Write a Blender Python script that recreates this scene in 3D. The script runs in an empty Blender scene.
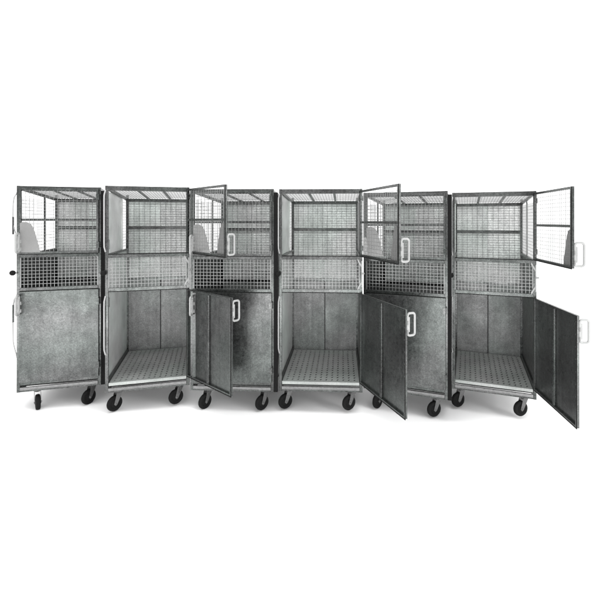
import bpy, math, random
from mathutils import Vector, Matrix
random.seed(7)
S = bpy.context.scene
C = S.collection

# ------------------------------------------------------------------ camera
F = 405.0            # focal length in pixels of a 600 px wide picture
PX, PY = 320.0, 221.0
H = 1.88
cam_d = bpy.data.cameras.new('camera')
cam = bpy.data.objects.new('camera', cam_d); C.objects.link(cam)
cam.location = (0, 0, H); cam.rotation_euler = (math.radians(90), 0, 0)
cam_d.sensor_width = 36; cam_d.lens = 36 * F / 600
cam_d.shift_x = (300 - PX) / 600
cam_d.shift_y = -(300 - PY) / 600
cam_d.clip_start = 0.05; cam_d.clip_end = 300
S.camera = cam

# ------------------------------------------------------------------ white surround and added lamps
w = bpy.data.worlds.new('World'); S.world = w; w.use_nodes = True
bg = w.node_tree.nodes['Background']
bg.inputs[0].default_value = (1, 1, 1, 1); bg.inputs[1].default_value = 1.0
# added light gradient: brighter behind and above the cages, dimmer on the camera side
_nt = w.node_tree
_tc = _nt.nodes.new('ShaderNodeTexCoord'); _dp = _nt.nodes.new('ShaderNodeVectorMath'); _dp.operation = 'DOT_PRODUCT'
_dp.inputs[1].default_value = (0, 1, .7); _nt.links.new(_tc.outputs['Generated'], _dp.inputs[0])
_mr = _nt.nodes.new('ShaderNodeMapRange'); _mr.interpolation_type = 'SMOOTHSTEP'
_mr.inputs[1].default_value = -.95; _mr.inputs[2].default_value = .3; _mr.inputs[3].default_value = .9; _mr.inputs[4].default_value = 1.9
_nt.links.new(_dp.outputs['Value'], _mr.inputs[0]); _nt.links.new(_mr.outputs[0], bg.inputs[1])
S.view_settings.view_transform = 'Standard'; S.view_settings.look = 'None'
S.view_settings.exposure = 0; S.view_settings.gamma = 1

def area(name, loc, target, sx, sy, power):
    d = bpy.data.lights.new(name, 'AREA'); d.shape = 'RECTANGLE'; d.size = sx; d.size_y = sy; d.energy = power
    o = bpy.data.objects.new(name, d); C.objects.link(o); o.location = loc
    o.rotation_euler = (Vector(target) - Vector(loc)).to_track_quat('-Z', 'Y').to_euler()
    return o
area('added_right_fill', (5.5, 0.2, 2.6), (-0.5, 5.0, 1.2), 1.6, 1.6, 130)  # lamp added to brighten the left inner walls
area('added_overhead_fill', (-0.4, 3.2, 5.2), (-0.4, 4.9, 0.8), 6, 1.2, 170)  # lamp added to whiten upper edges and the floor
area('added_front_fill', (-0.2, 0.5, 0.30), (-0.2, 5.0, 0.35), 8, 0.5, 120)  # low lamp added to light door bottoms and thin the shadows under cages

# ------------------------------------------------------------------ materials
def mat(name, base, metallic=0.0, rough=0.5, mottle=0.0, scale=30, bump=0.0, bscale=6, tint=0.0, grain=0.0):
    m = bpy.data.materials.new(name); m.use_nodes = True
    nt = m.node_tree; b = nt.nodes['Principled BSDF']
    b.inputs['Base Color'].default_value = (*base, 1)
    b.inputs['Metallic'].default_value = metallic; b.inputs['Roughness'].default_value = rough
    N = nt.nodes.new; L = nt.links.new
    tc = N('ShaderNodeTexCoord')
    oi = N('ShaderNodeObjectInfo')
    add = N('ShaderNodeVectorMath'); add.operation = 'ADD'
    L(tc.outputs['Object'], add.inputs[0])
    cmb = N('ShaderNodeCombineXYZ')
    mu = N('ShaderNodeMath'); mu.operation = 'MULTIPLY'; mu.inputs[1].default_value = 37
    L(oi.outputs['Random'], mu.inputs[0]); L(mu.outputs[0], cmb.inputs[0]); L(mu.outputs[0], cmb.inputs[2])
    L(cmb.outputs[0], add.inputs[1])
    if mottle > 0:
        def noise(sc, det, rg):
            n = N('ShaderNodeTexNoise'); n.inputs['Scale'].default_value = sc; n.inputs['Detail'].default_value = det
            n.inputs['Roughness'].default_value = rg; L(add.outputs[0], n.inputs['Vector']); return n
        big = noise(2.6, 3, .6); sml = noise(scale, 4, .75); fine = noise(120, 2, .8)
        def mr(n, lo, hi, a=.3, c=.7):
            r = N('ShaderNodeMapRange'); r.inputs[1].default_value = a; r.inputs[2].default_value = c
            r.inputs[3].default_value = lo; r.inputs[4].default_value = hi
            L(n.outputs[0], r.inputs[0]); return r
        r1 = mr(big, 1 - mottle, 1 + mottle); r2 = mr(sml, 1 - mottle * .6, 1 + mottle * .6); r3 = mr(fine, 1 - grain, 1 + grain)
        p = N('ShaderNodeMath'); p.operation = 'MULTIPLY'; L(r1.outputs[0], p.inputs[0]); L(r2.outputs[0], p.inputs[1])
        q = N('ShaderNodeMath'); q.operation = 'MULTIPLY'; L(p.outputs[0], q.inputs[0]); L(r3.outputs[0], q.inputs[1])
        if grain > .25:
            vo = N('ShaderNodeTexVoronoi'); vo.inputs['Scale'].default_value = 85; L(add.outputs[0], vo.inputs['Vector'])
            sp = N('ShaderNodeSeparateColor'); L(vo.outputs['Color'], sp.inputs[0])
            r4 = N('ShaderNodeMapRange'); r4.inputs[3].default_value = .87; r4.inputs[4].default_value = 1.14; L(sp.outputs[0], r4.inputs[0])
            st = N('ShaderNodeVectorMath'); st.operation = 'MULTIPLY'; st.inputs[1].default_value = (26, 26, 1.6); L(add.outputs[0], st.inputs[0])
            sn = N('ShaderNodeTexNoise'); sn.inputs['Scale'].default_value = 1; sn.inputs['Detail'].default_value = 4; L(st.outputs[0], sn.inputs['Vector'])
            r5 = mr(sn, .87, 1.15); q3 = N('ShaderNodeMath'); q3.operation = 'MULTIPLY'; L(q.outputs[0], q3.inputs[0]); L(r5.outputs[0], q3.inputs[1]); q = q3
            q2 = N('ShaderNodeMath'); q2.operation = 'MULTIPLY'; L(q.outputs[0], q2.inputs[0]); L(r4.outputs[0], q2.inputs[1]); q = q2
        sc = N('ShaderNodeVectorMath'); sc.operation = 'SCALE'
        mx = N('ShaderNodeMixRGB'); mx.inputs[1].default_value = (*base, 1)
        mx.inputs[2].default_value = (base[0] * .955, base[1] * 1.015, base[2] * .985, 1)
        t = noise(1.7, 1, .5); rt = mr(t, 0, tint, .4, .6); L(rt.outputs[0], mx.inputs[0])
        L(mx.outputs[0], sc.inputs[0]); L(q.outputs[0], sc.inputs['Scale']); L(sc.outputs[0], b.inputs['Base Color'])
        rr = mr(sml, rough - .09, rough + .12); L(rr.outputs[0], b.inputs['Roughness'])
    if bump > 0:
        n = N('ShaderNodeTexNoise'); n.inputs['Scale'].default_value = bscale; n.inputs['Detail'].default_value = 2
        L(add.outputs[0], n.inputs['Vector'])
        bp = N('ShaderNodeBump'); bp.inputs['Strength'].default_value = bump; bp.inputs['Distance'].default_value = .02
        L(n.outputs[0], bp.inputs['Height']); L(bp.outputs[0], b.inputs['Normal'])
    return m
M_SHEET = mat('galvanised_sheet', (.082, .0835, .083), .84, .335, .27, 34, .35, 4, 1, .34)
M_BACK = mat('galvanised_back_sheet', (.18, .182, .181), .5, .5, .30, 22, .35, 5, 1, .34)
M_PALE = mat('pale_wall_sheet', (.50, .505, .50), .0, .5, .2, 22, .25, 5, 1, .26)
M_SIDE_LIT = mat('lit_zinc_sheet', (.54, .545, .54), .25, .36, .22, 20, .2, 4, 1, .05)  # zinc sheet with the light on the left walls put into its colour
M_FRAME = mat('steel_tube', (.085, .0865, .086), .85, .28, .42, 40, .12, 12, 1, .28)
M_WIRE = mat('zinc_wire', (.23, .233, .231), .7, .4, .12, 60)
M_ROD = mat('white_coated_rod', (.30, .30, .30), 0, .35, .03, 30)
M_HANDLE = mat('white_plastic', (.27, .273, .27), 0, .3, .03, 40)
M_GRATE = mat('perforated_steel', (.30, .30, .297), .4, .42, .14, 40, .1, 6, 1, .22)
M_TRAY = mat('bright_tray_steel', (.19, .19, .19), .85, .3, .15, 30, .1, 8, 0, .08)
M_DARK = mat('tray_inside', (.03, .03, .03), .3, .6, .2, 20)
M_BLACK = mat('rubber_and_gap_black', (.006, .006, .006), 0, .85, .2, 30)
M_GUARD = mat('cloudy_guard_plate', (.17, .17, .168), .1, .4, .08, 9, .1, 6, 0, .05)
M_CASTER = mat('zinc_fork', (.13, .13, .13), .85, .3, .2, 40)
M_FLOOR = mat('white_studio_floor', (.95, .95, .95), 0, .9, 0)
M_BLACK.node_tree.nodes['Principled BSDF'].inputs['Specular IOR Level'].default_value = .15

# ------------------------------------------------------------------ mesh builder
class MB:
    def __init__(s): s.v = []; s.f = []; s.sm = []
    def add(s, vs, fs, smooth=False):
        n = len(s.v); s.v += [tuple(v) for v in vs]; s.f += [tuple(n + i for i in f) for f in fs]; s.sm += [smooth] * len(fs)
    def box(s, x0, x1, y0, y1, z0, z1):
        s.add([(x0,y0,z0),(x1,y0,z0),(x1,y1,z0),(x0,y1,z0),(x0,y0,z1),(x1,y0,z1),(x1,y1,z1),(x0,y1,z1)],
              [(0,3,2,1),(4,5,6,7),(0,1,5,4),(1,2,6,5),(2,3,7,6),(3,0,4,7)])
    def bar(s, a, b, r, n=4, caps=True, r2=None):
        a = Vector(a); b = Vector(b); d = (b - a).normalized(); r2 = r if r2 is None else r2
        up = Vector((0,0,1)) if abs(d.z) < .9 else Vector((0,1,0))
        u = d.cross(up).normalized(); v = d.cross(u)
        ph = math.pi / n
        vs = [a + r*(u*math.cos(2*math.pi*i/n+ph) + v*math.sin(2*math.pi*i/n+ph)) for i in range(n)] + \
             [b + r2*(u*math.cos(2*math.pi*i/n+ph) + v*math.sin(2*math.pi*i/n+ph)) for i in range(n)]
        fs = [(i, (i+1)%n, n+(i+1)%n, n+i) for i in range(n)]
        s.add(vs, fs, n > 6)
        if caps: s.add(vs[:n], [tuple(range(n-1,-1,-1))]); s.add(vs[n:], [tuple(range(n))])
    def path(s, pts, r, n=10, closed=False):
        pts = [Vector(p) for p in pts]; m = len(pts); rings = []
        nrm = None
        for i in range(m):
            if closed: d = (pts[(i+1)%m] - pts[i-1]).normalized()
            else: d = (pts[min(i+1,m-1)] - pts[max(i-1,0)]).normalized()
            if nrm is None:
                nrm = d.cross(Vector((0.3,1,0.1))).normalized()
            nrm = (nrm - d*nrm.dot(d)).normalized(); b = d.cross(nrm)
            rings.append([pts[i] + r*(nrm*math.cos(2*math.pi*k/n) + b*math.sin(2*math.pi*k/n)) for k in range(n)])
        vs = [p for q in rings for p in q]; fs = []
        for i in range(m if closed else m-1):
            j = (i+1) % m
            for k in range(n): fs.append((i*n+k, i*n+(k+1)%n, j*n+(k+1)%n, j*n+k))
        s.add(vs, fs, True)
        if not closed:
            s.add(rings[0], [tuple(range(n-1,-1,-1))]); s.add(rings[-1], [tuple(range(n))])
    def lathe(s, c, axis, prof, n=28):
        c = Vector(c); axis = Vector(axis).normalized()
        up = Vector((0,0,1)) if abs(axis.z) < .9 else Vector((1,0,0))
        u = axis.cross(up).normalized(); v = axis.cross(u)
        vs = []; fs = []
        for (t, r) in prof:
            for k in range(n):
                a = 2*math.pi*k/n; vs.append(c + axis*t + r*(u*math.cos(a) + v*math.sin(a)))
        for i in range(len(prof)-1):
            for k in range(n): fs.append((i*n+k, i*n+(k+1)%n, (i+1)*n+(k+1)%n, (i+1)*n+k))
        s.add(vs, fs, True)
    def build(s, name, m, parent=None, bevel=0.0, loc=(0,0,0), rot=None):
        me = bpy.data.meshes.new(name); me.from_pydata(s.v, [], s.f); me.validate()
        me.materials.append(m); me.polygons.foreach_set('use_smooth', s.sm if len(s.sm) == len(me.polygons) else [False]*len(me.polygons)); me.update()
        o = bpy.data.objects.new(name, me); C.objects.link(o); o.parent = parent; o.location = loc
        if rot: o.rotation_euler = rot
        if bevel:
            b = o.modifiers.new('bevel', 'BEVEL'); b.width = bevel; b.segments = 2; b.limit_method = 'ANGLE'
        return o

def grid_xz(b, x0, x1, z0, z1, y, r=.0019, pitch=.034, pz=None):
    nx = max(2, round((x1-x0)/pitch)); nz = max(2, round((z1-z0)/(pz or pitch)))
    for i in range(1, nx): x = x0 + (x1-x0)*i/nx; b.bar((x,y,z0),(x,y,z1), r, 4, False)
    for i in range(1, nz): z = z0 + (z1-z0)*i/nz; b.bar((x0,y+1.5*r,z),(x1,y+1.5*r,z), r, 4, False)
def grid_yz(b, y0, y1, z0, z1, x, r=.0019, pitch=.034, side=1):
    ny = max(2, round((y1-y0)/pitch)); nz = max(2, round((z1-z0)/pitch))
    for i in range(1, ny): y = y0 + (y1-y0)*i/ny; b.bar((x,y,z0),(x,y,z1), r, 4, False)
    for i in range(1, nz): z = z0 + (z1-z0)*i/nz; b.bar((x+side*1.5*r,y0,z),(x+side*1.5*r,y1,z), r, 4, False)

DP = 1.04            # cage depth
ZB, ZT = .222, 2.245

def d_handle(parent, x, z, loc_name='handle', h=.185, out=.068):
    """white D-shaped grip standing off the door's outer face (local -y)"""
    b = MB(); y0 = -.018; y1 = y0 - out; R = .020; pts = []
    z0, z1 = z - h/2, z + h/2
    for (cy, cz, a0) in ((y0-R, z1-R, 90), (y1+R, z1-R, 180), (y1+R, z0+R, 270), (y0-R, z0+R, 0)):
        pass
    def arc(cy, cz, a0, a1):
        for k in range(6):
            a = math.radians(a0 + (a1-a0)*k/5); pts.append((x, cy + R*math.cos(a), cz + R*math.sin(a)))
    arc(y0-R, z1-R, 0, 90); arc(y1+R, z1-R, 90, 180); arc(y1+R, z0+R, 180, 270); arc(y0-R, z0+R, 270, 360)
    b.path(pts, .0098, 10, True)
    for zz in (z0+.03, z0+.105 if h > .15 else z1-.03):
        b.bar((x, -.013, zz), (x, y0-.002, zz), .009, 12)
        b.box(x-.018, x+.018, -.016, -.0125, zz-.016, zz+.016)
    b.bar((x, -.030, z0+.03), (x, -.030, z1-.03), .0085, 10)
    return b.build(loc_name, M_HANDLE, parent)

def edge_shade(d, L, h):  # black ring added as painted dark gap lines round the door
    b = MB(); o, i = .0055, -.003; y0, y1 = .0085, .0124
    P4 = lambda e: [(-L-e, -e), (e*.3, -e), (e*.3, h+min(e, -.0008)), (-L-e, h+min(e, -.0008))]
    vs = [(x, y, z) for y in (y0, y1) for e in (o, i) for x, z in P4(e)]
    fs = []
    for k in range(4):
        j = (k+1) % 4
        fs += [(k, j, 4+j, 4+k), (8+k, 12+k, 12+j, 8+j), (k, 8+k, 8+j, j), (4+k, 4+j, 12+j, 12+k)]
    b.add(vs, fs); b.build('door_edge_shade', M_BLACK, d)

def upper_door(root, L, hx, phi):
    z0, z1 = 1.578, 2.226; h = z1 - z0
    b = MB(); t = .012; fw = .020
    b.box(-fw, 0, -t, t, 0, h); b.box(-L, -L+fw, -t, t, 0, h)
    b.box(-L+fw, -fw, -t+.001, t-.001, 0, fw); b.box(-L+fw, -fw, -t+.001, t-.001, h-fw, h)
    b.box(-L+fw, -fw, .002, t-.002, h*.50, h*.50+.022)
    d = b.build('upper_door', M_FRAME, root, .002, (hx, -.013, z0), (0, 0, phi))
    m = MB(); grid_xz(m, -L+fw, -fw, fw, h-fw, -.004); m.build('wire_mesh', M_WIRE, d)
    edge_shade(d, L, h)
    g = MB()
    pts = [(-L+.012, .016), (-L+.012, .300), (-L+.03, .312), (-L+.07, .312), (-L+.105, .295), (-L+.128, .25), (-L+.15, .17), (-L+.172, .08), (-L+.186, .016)]
    n = len(pts)
    g.add([(x, -.0145, z) for x, z in pts] + [(x, -.0125, z) for x, z in pts],
          [tuple(range(n-1,-1,-1)), tuple(range(n, 2*n))] + [(i, (i+1)%n, n+(i+1)%n, n+i) for i in range(n)])
    g.build('guard_plate', M_GUARD, d, .0008)
    d_handle(d, -L+.006, .11)
    for zz in (.05, h-.11):
        k = MB(); k.bar((.003, -.012, zz), (.003, -.012, zz+.06), .007, 10); k.box(-.022, .003, -.0155, -.0128, zz+.005, zz+.055); k.build('hinge', M_FRAME, d)
    return d

def lower_door(root, L, hx, phi):
    z0, z1 = .324, 1.210; h = z1 - z0
    b = MB(); t = .012
    b.box(-L, 0, -t, -t+.003, 0, h)                       # skin (outer face)
    b.box(-.016, 0, -t+.003, t, 0, h); b.box(-L, -L+.016, -t+.003, t, 0, h)
    b.box(-L+.016, -.016, -t+.003, t-.001, 0, .016); b.box(-L+.016, -.016, -t+.003, t-.001, h-.016, h)
    d = b.build('lower_door', M_SHEET, root, .002, (hx, -.013, z0), (0, 0, phi))
    s = MB(); s.box(-L*.50-.018, -L*.50+.018, -t+.0035, t-.003, .018, h-.018)
    s.build('stiffener', M_FRAME, d, .003)
    edge_shade(d, L, h)
    for i in range(9):
        zz = .05 + (h-.1)*i/8
        for x in (-.008, -L+.008):
            r = MB(); r.lathe((x, t-.001, zz), (0,1,0), [(0, .005), (.002, .004), (.0028, .0001)], 8); r.build('rivet', M_FRAME, d)
    d_handle(d, -L+.006, h-.125, h=.18)
    for zz in (.08, h-.16):
        k = MB(); k.bar((.003, -.012, zz), (.003, -.012, zz+.07), .007, 10); k.box(-.026, .003, -.0155, -.0128, zz+.006, zz+.064); k.build('hinge', M_FRAME, d)
    return d

def caster(root, x, y, yaw, tx=0):
    cx = math.cos(yaw); sy = math.sin(yaw)
    ax = (-sy, cx, 0)            # wheel axle direction, rolling direction is (cx, sy)
    k = MB()
    k.box(-.05, .05, -.042, .042, .1925, .2005)
    k.lathe((0,0,.172), (0,0,1), [(0,.001),(0,.026),(.010,.034),(.0205,.034)], 20)
    def rot(p): return (p[0]*cx - p[1]*sy, p[0]*sy + p[1]*cx, p[2])
    for s in (-1, 1):
        vs = [(.036,s*.025,.184),(-.024,s*.025,.184),(-.054,s*.025,.074),(-.038,s*.025,.056),(-.022,s*.025,.066)]
        n = 5; A = [rot(p) for p in vs]; B = [rot((p[0], p[1]+s*.003, p[2])) for p in vs]
        k.add(A + B, [tuple(range(n)), tuple(range(2*n-1, n-1, -1))] + [(i, n+i, n+(i+1)%n, (i+1)%n) for i in range(n)])
    k.add([rot(p) for p in [(.036,-.028,.176),(-.024,-.028,.176),(-.024,.028,.176),(.036,.028,.176),(.036,-.028,.186),(-.024,-.028,.186),(-.024,.028,.186),(.036,.028,.186)]],
          [(0,3,2,1),(4,5,6,7),(0,1,5,4),(1,2,6,5),(2,3,7,6),(3,0,4,7)])
    o = k.build('caster', M_CASTER, root, 0, (x, y, .02))
    c = rot((-.036, 0, .075))
    wv = MB(); wv.lathe(c, ax, [(-.017,.045),(-.020,.054),(-.019,.067),(-.012,.0735),(0,.075),(.012,.0735),(.019,.067),(.020,.054),(.017,.045)], 36)
    wv.build('wheel', M_BLACK, o)
    hb = MB(); hb.lathe(c, ax, [(-.0165,.001),(-.0165,.046),(.0165,.046),(.0165,.001)], 24); hb.build('wheel_rim', M_BLACK, o)
    bo = MB(); bo.lathe(c, ax, [(-.033,.0005),(-.033,.008),(.033,.008),(.033,.0005)], 10); bo.build('axle_bolt', M_CASTER, o)
    return o

def make_cage(name, label, W, opened, phiu, phil, casters, knob=True, side_rails=False):
    root = bpy.data.objects.new(name, None); C.objects.link(root)
    root['label'] = label; root['category'] = 'animal cage'; root['group'] = 'steel animal cages standing in a row'
    P = .028
    # --- frame of square tube
    f = MB()
    for x in (0, W-P):
        f.box(x, x+P, 0, P, ZB, ZT); f.box(x, x+P, DP-P, DP, ZB, ZT-.03)
    f.box(P, W-P, .001, P, 2.198, ZT-.001)
    f.box(P, W-P, .001, P, 1.540, 1.572)
    f.box(P, W-P, .001, P, 1.212, 1.245)
    f.box(P, W-P, .001, P, ZB+.001, .238)
    if not opened: f.box(P, W-P, .001, P, .288, .322)
    for z0, z1 in ((2.135, 2.175), (1.800, 1.835), (1.175, 1.205), (.23, .26)):
        f.box(P, W-P, DP-P+.001, DP-.001, z0, z1)
    for x in (.001, W-P+.001):
        f.box(x, x+P-.002, P, DP-P, ZB+.001, .26)
        f.box(x, x+P-.002, P, DP-P, 1.549, 1.572)
    for x in (.002, W-.022):     # top side rails fall slightly to the rear
        f.add([(x,P,2.205),(x+.02,P,2.205),(x+.02,DP-P,2.142),(x,DP-P,2.142),(x,P,2.238),(x+.02,P,2.238),(x+.02,DP-P,2.176),(x,DP-P,2.176)],
              [(0,3,2,1),(4,5,6,7),(0,1,5,4),(1,2,6,5),(2,3,7,6),(3,0,4,7)])
    f.build('frame', M_FRAME, root, .0025)
    # --- roof
    for k in (1, 2):
        rb = MB()
        x = W*k/3 + (.01 if k == 1 else -.005)
        rb.add([(x-.012,P,2.215),(x+.012,P,2.215),(x+.012,DP-P,2.152),(x-.012,DP-P,2.152),(x-.012,P,2.232),(x+.012,P,2.232),(x+.012,DP-P,2.170),(x-.012,DP-P,2.170)],
              [(0,3,2,1),(4,5,6,7),(0,1,5,4),(1,2,6,5),(2,3,7,6),(3,0,4,7)])
        rb.build('roof_bar', M_FRAME, root, .002)
    rm = MB(); zr = lambda y: 2.236 - (y-P)/(DP-2*P)*.063
    for i in range(1, 26): x = W*i/26; rm.bar((x,P,zr(P)),(x,DP-P,zr(DP-P)), .0019, 4, False)
    for i in range(1, 32): y = P+(DP-2*P)*i/32; rm.bar((.02,y,zr(y)+.003),(W-.02,y,zr(y)+.003), .0019, 4, False)
    rm.build('roof_mesh', M_WIRE, root)
    # --- back
    for xa, xb, zz in ((P, W/2+.006, 0), (W/2-.006, W-P, .0036)):
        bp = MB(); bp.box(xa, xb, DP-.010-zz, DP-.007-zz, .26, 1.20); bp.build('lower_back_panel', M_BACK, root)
        bu = MB(); bu.box(xa, xb, DP-.006-zz, DP-.003-zz, 1.205, 2.14); bu.build('back_wall_stand_in', M_PALE, root)  # pale sheet added in place of the brick wall seen behind the cage
    bs = MB(); bs.box(W/2-.006, W/2+.006, DP-.0165, DP-.0138, .26, 1.175); bs.build('seam_strip', M_DARK, root, .001)
    bm_ = MB(); grid_xz(bm_, P, W-P, 1.205, 2.137, DP-.016, .0017, .060, .030); bm_.build('back_mesh', M_FRAME, root)
    # --- sides
    for side, x in (('l', .006), ('r', W-.009)):
        s = MB()
        s.box(x, x+.003, P, DP-P, .26, 1.548)
        s.build('lower_side_panel', M_SIDE_LIT if side == 'l' and opened else M_SHEET, root)  # open cages: left wall gets the lit colour copy
        k = MB()
        if side == 'l': k.box(x+.004, x+.022, P, DP-P-.02, .262, .350)
        else: k.box(x-.018, x-.002, P, DP-P-.02, .262, .350)
        k.build('tray_guide', M_SHEET, root, .002)
        sm = MB(); xs = x + (.006 if side == 'l' else -.003)
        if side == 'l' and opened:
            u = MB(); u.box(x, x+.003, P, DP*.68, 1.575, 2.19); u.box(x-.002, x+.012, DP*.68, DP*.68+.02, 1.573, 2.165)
            u.build('upper_side_panel', M_SIDE_LIT, root, .001)
            grid_yz(sm, DP*.68+.02, DP-P, 1.575, 2.15, xs)
        else:
            u = MB(); u.box(x, x+.014, DP*.62, DP*.62+.022, 1.573, 2.165); u.build('side_post', M_FRAME, root, .002)
            grid_yz(sm, P, DP-P, 1.572, 2.14, xs)
        sm.build('side_mesh', M_WIRE, root)
    # --- fixed mesh window between the doors
    mm = MB(); grid_xz(mm, P, W-P, 1.245, 1.540, .010, .0026, .0335)
    mm.build('front_mesh', M_WIRE, root)
    for xa in (P+.0005, W-P-.008):
        fm = MB(); fm.box(xa, xa+.0075, .004, .016, 1.246, 1.539); fm.build('mesh_rim', M_WIRE, root)
    # --- black strips that put the shade of the gaps into colour
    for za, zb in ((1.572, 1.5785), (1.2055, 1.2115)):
        sl = MB(); sl.box(P, W-P, .004, .02, za, zb); sl.build('door_gap_shade', M_BLACK, root)  # black strip painted in for the dark gap between door and rail
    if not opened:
        se = MB(); se.box(W+.0005, W+.037, .004, .04, ZB, 2.21); se.build('gap_shade_strip', M_BLACK, root)  # black strip added as shade in the gap to the next cage
    # --- grate with real slots
    x0, x1, y0, y1, zg = P+.004, W-P-.004, .004, DP-P-.004, .318
    gy = y0 + .03; nx, ny = 13, 15; g = MB()
    cw = (x1-x0-.03)/nx; ch = (y1-gy-.01)/ny
    xs0 = x0+.015
    g.add([(x0,y0,zg),(x1,y0,zg),(x1,gy,zg),(x0,gy,zg)], [(0,1,2,3)])
    g.add([(x0,gy+ch*ny,zg),(x1,gy+ch*ny,zg),(x1,y1,zg),(x0,y1,zg)], [(0,1,2,3)])
    g.add([(x0,gy,zg),(xs0,gy,zg),(xs0,gy+ch*ny,zg),(x0,gy+ch*ny,zg)], [(0,1,2,3)])
    g.add([(xs0+cw*nx,gy,zg),(x1,gy,zg),(x1,gy+ch*ny,zg),(xs0+cw*nx,gy+ch*ny,zg)], [(0,1,2,3)])
    for i in range(nx):
        for j in range(ny):
            a, c = xs0+cw*i, gy+ch*j
            o = [(a,c),(a+cw,c),(a+cw,c+ch),(a,c+ch)]
            mx_, my_ = a+cw*.5, c+ch*.5; q = .0070; e = .017; k = .006
            inn = [(mx_-q-k,my_-e),(mx_+q-k,my_-e),(mx_+q+k,my_+e),(mx_-q+k,my_+e)]
            g.add([(px,py,zg) for px,py in o+inn] + [(px,py,zg-.006) for px,py in inn],
                  [(0,1,5,4),(1,2,6,5),(2,3,7,6),(3,0,4,7)] + [(4+m,4+(m+1)%4,8+(m+1)%4,8+m) for m in range(4)])
    if opened: g.box(x0, x1, y0-.003, y0, .290, zg+.001)
    gr = g.build('floor_grate', M_GRATE, root)
    # --- tray below
    t = MB(); t.box(P+.002, W-P-.002, .05, DP-P-.01, .262, .268)
    t.build('tray', M_DARK, root)
    tf = MB(); tf.box(P+.001, W-P-.001, -.006, .012, .241, .270); tf.box(P+.001, W-P-.001, -.002, .053, .2385, .241)
    tf.box(P+.12, W-P-.12, -.009, -.006, .2425, .247)
    tf.build('tray_front', M_TRAY, root, .003)
    # --- doors
    L = W - .045
    upper_door(root, L, W-.018, phiu); lower_door(root, L, W-.018, phil)
    if opened:
        for z in (1.62, 1.16-.12):
            k = MB(); k.path([(.0105,.05,z),(.0105,.13,z),(.0105,.13,z+.09),(.0105,.05,z+.09)], .002, 6, True); k.build('latch_keeper', M_FRAME, root)
        for z0, z1 in ((1.60, 2.20), (.60, 1.17)):
            lr = MB()
            lr.path([(.004,-.001,z0),(-.003,-.02,z0+.05),(-.003,-.024,z0+.10),(-.003,-.024,z1-.10),(-.003,-.02,z1-.05),(.004,-.001,z1)], .007, 10)
            lr.build('front_rod', M_ROD, root)
    br = MB()
    for z in (1.50, 1.29):
        s = 1 if z > 1.4 else -1
        br.add([(W-.05,-.002,z+.03*s),(W-.004,-.002,z-.05*s),(W-.004,-.002,z-.02*s),(W-.05,-.002,z+.055*s),
                (W-.05,-.008,z+.03*s),(W-.004,-.008,z-.05*s),(W-.004,-.008,z-.02*s),(W-.05,-.008,z+.055*s)],
               [(0,3,2,1),(4,5,6,7),(0,1,5,4),(1,2,6,5),(2,3,7,6),(3,0,4,7)])
    br.box(W-.012, W-.003, -.012, 0, 1.27, 1.53)
    br.bar((W-.008,-.012,1.405),(W+.018,-.012,1.405), .009, 10)
    if opened: br.build('catch_bracket', M_WIRE, root)
    if knob:
        kb = MB(); kb.bar((.01, -.008, 1.395), (-.018, -.008, 1.395), .007, 10)
        kk = kb.build('locking_bolt', M_FRAME, root)
        kc = MB(); c = (-.028 if side_rails else -.008, -.012 if side_rails else -.03, 1.395); R = .026
        kc.lathe(c, (1,0,0), [(R*math.cos(a)*-1, max(.0005, R*math.sin(a))) for a in [math.pi*i/12 for i in range(13)]], 20)
        kc.build('ball_knob', M_BLACK, kk)
    if side_rails:
        for z0, z1 in ((1.72, 2.20), (.56, 1.20)):
            r = MB(); r.path([(.0,.014,z0),(-.028,.014,z0+.12),(-.034,.014,z0+.16),(-.036,.014,(z0+z1)/2),(-.034,.014,z1-.13),(-.026,.014,z1-.07),(.0,.014,z1-.02)], .0055, 10)
            ro = r.build('side_rail', M_ROD, root)
            gpp = MB(); zc = z0 + (z1-z0)*(.28 if z0 > 1.5 else .68); gpp.bar((-.0345,.014,zc-.085),(-.0345,.014,zc+.085), .0085, 12); gpp.build('grip', M_FRAME, ro)
    # --- casters
    (xl, yl), (xr, yr) = casters
    caster(root, xl, .08, yl); caster(root, xr, .08, yr)
    caster(root, .10, DP-.12, 2.2); caster(root, W-.10, DP-.12, .7)
    return root

# ------------------------------------------------------------------ placing: every cage stands at its own spot on the floor, turned a little
def place(xl, xr, vp, k, Zc, drop, width=None):
    """left/right front corners seen at xl/xr; cage front centre Zc metres out; returns W, location, rotation"""
    tb = (vp - PX) / F * k; be = math.atan(tb)
    tx, ty = math.cos(be), -math.sin(be)
    a, b = (xl-PX)/F, (xr-PX)/F
    # PL = (a*ZL, ZL); PR = PL + W*t = (b*ZR, ZR); (ZL+ZR)/2 = Zc
    # a*ZL + W*tx = b*(ZL + W*ty); ZL + W*ty/2 = Zc
    W = (b - a) * Zc / (tx - (a + b) * ty / 2)
    ZL = Zc - W*ty/2
    return W, (a*ZL, ZL), be
def proj(p): return PX + F*p[0]/p[1], p[1]
def door_angle(loc, be, W, target):
    hx = W - .018; L = W - .045
    best = None
    for i in range(700, 1600):
        ph = math.radians(i/10)
        lx, ly = hx - L*math.cos(ph), -.013 - L*math.sin(ph)
        X = loc[0] + lx*math.cos(be) + ly*math.sin(be); Y = loc[1] - lx*math.sin(be) + ly*math.cos(be)
        e = abs(proj((X, Y))[0] - target)
        if e < .4 and (best is None or Y < best[1]): best = (e, Y, ph)
    return best[2]

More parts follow.
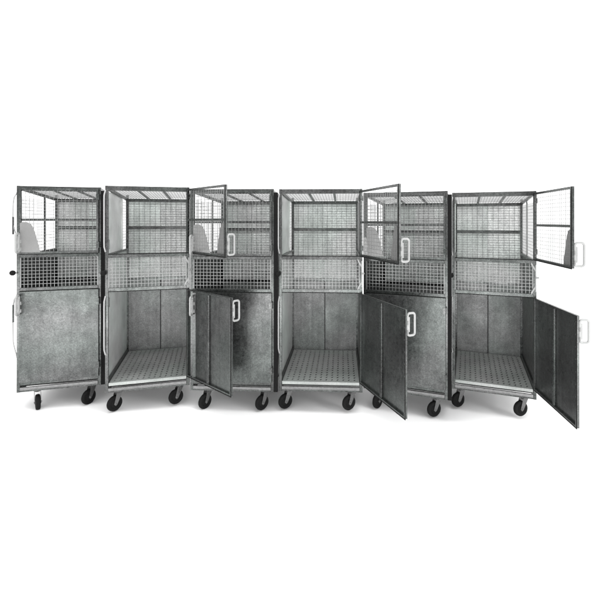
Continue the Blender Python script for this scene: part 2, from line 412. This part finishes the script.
KT = .74
specs = [
 # xl, xr, vp, Zc, drop, opened, upper x, lower x, casters((x,yaw),(x,yaw)), label
 (16.5, 101, 168, 4.05, 0, False, 0, 0, ((.150, 2.0), (-.105, .9)), True, True,
  'closed steel cage at the far left end, white rails along its outer side'),
 (105, 189.5, 168, 4.04, 0, True, 226.5, 232, ((.100, .7), (-.105, .5)), True, False,
  'leftmost of the three open steel cages, standing between two closed cages'),
 (190.5, 273.7, 342, 4.05, .025, False, 0, 0, ((.150, 1.0), (-.105, .8)), False, False,
  'middle one of the three closed steel cages, partly behind the leftmost open doors'),
 (279, 362.5, 342, 4.04, .025, True, 400, 406.5, ((.085, .6), (-.105, .6)), True, False,
  'middle one of the three open steel cages, fourth cage from the left'),
 (363.5, 447.7, 516, 4.05, .053, False, 0, 0, ((.150, 1.2), (-.105, .7)), False, False,
  'rightmost of the three closed steel cages, partly behind the middle pair of open doors'),
 (452, 536.6, 516, 4.05, .053, True, 572.5, 577.5, ((.085, .7), (-.105, .6)), True, False,
  'open steel cage at the far right end, doors swung out against the white background'),
]
for (xl, xr, vp, Zc, drop, op, ux, lx, cs, knob, rails, label) in specs:
    W, loc, be = place(xl, xr, vp, {168: .72, 342: 1.0, 516: .75}[vp], Zc, drop)
    pu = door_angle(loc, be, W, ux) if op else 0
    pl = door_angle(loc, be, W, lx) if op else 0
    cs = ((cs[0][0], cs[0][1]), (W + cs[1][0], cs[1][1]))
    r = make_cage('animal_cage', label, W, op, pu, pl, cs, knob, rails)
    r.location = (loc[0], loc[1], -drop - .02); r.rotation_euler = (0, 0, -be)
    print('CAGE', round(W,3), [round(v,3) for v in loc], round(math.degrees(be),1), round(math.degrees(pu)), round(math.degrees(pl)))

# ------------------------------------------------------------------ floor: one white sheet, falling very slightly to the right
fl = MB(); s = 60
z = lambda x: -.019*(x + 2.2) if -6 < x < 6 else (-.019*(-5.99+2.2) if x < 0 else -.019*(5.99+2.2))
for xa, xb in ((-s, -5.99), (-5.99, 5.99), (5.99, s)):
    fl.add([(xa,-s,z(xa)-.0015),(xb,-s,z(xb)-.0015),(xb,s,z(xb)-.0015),(xa,s,z(xa)-.0015)], [(0,1,2,3)])
fo = fl.build('floor', M_FLOOR); fo['kind'] = 'structure'
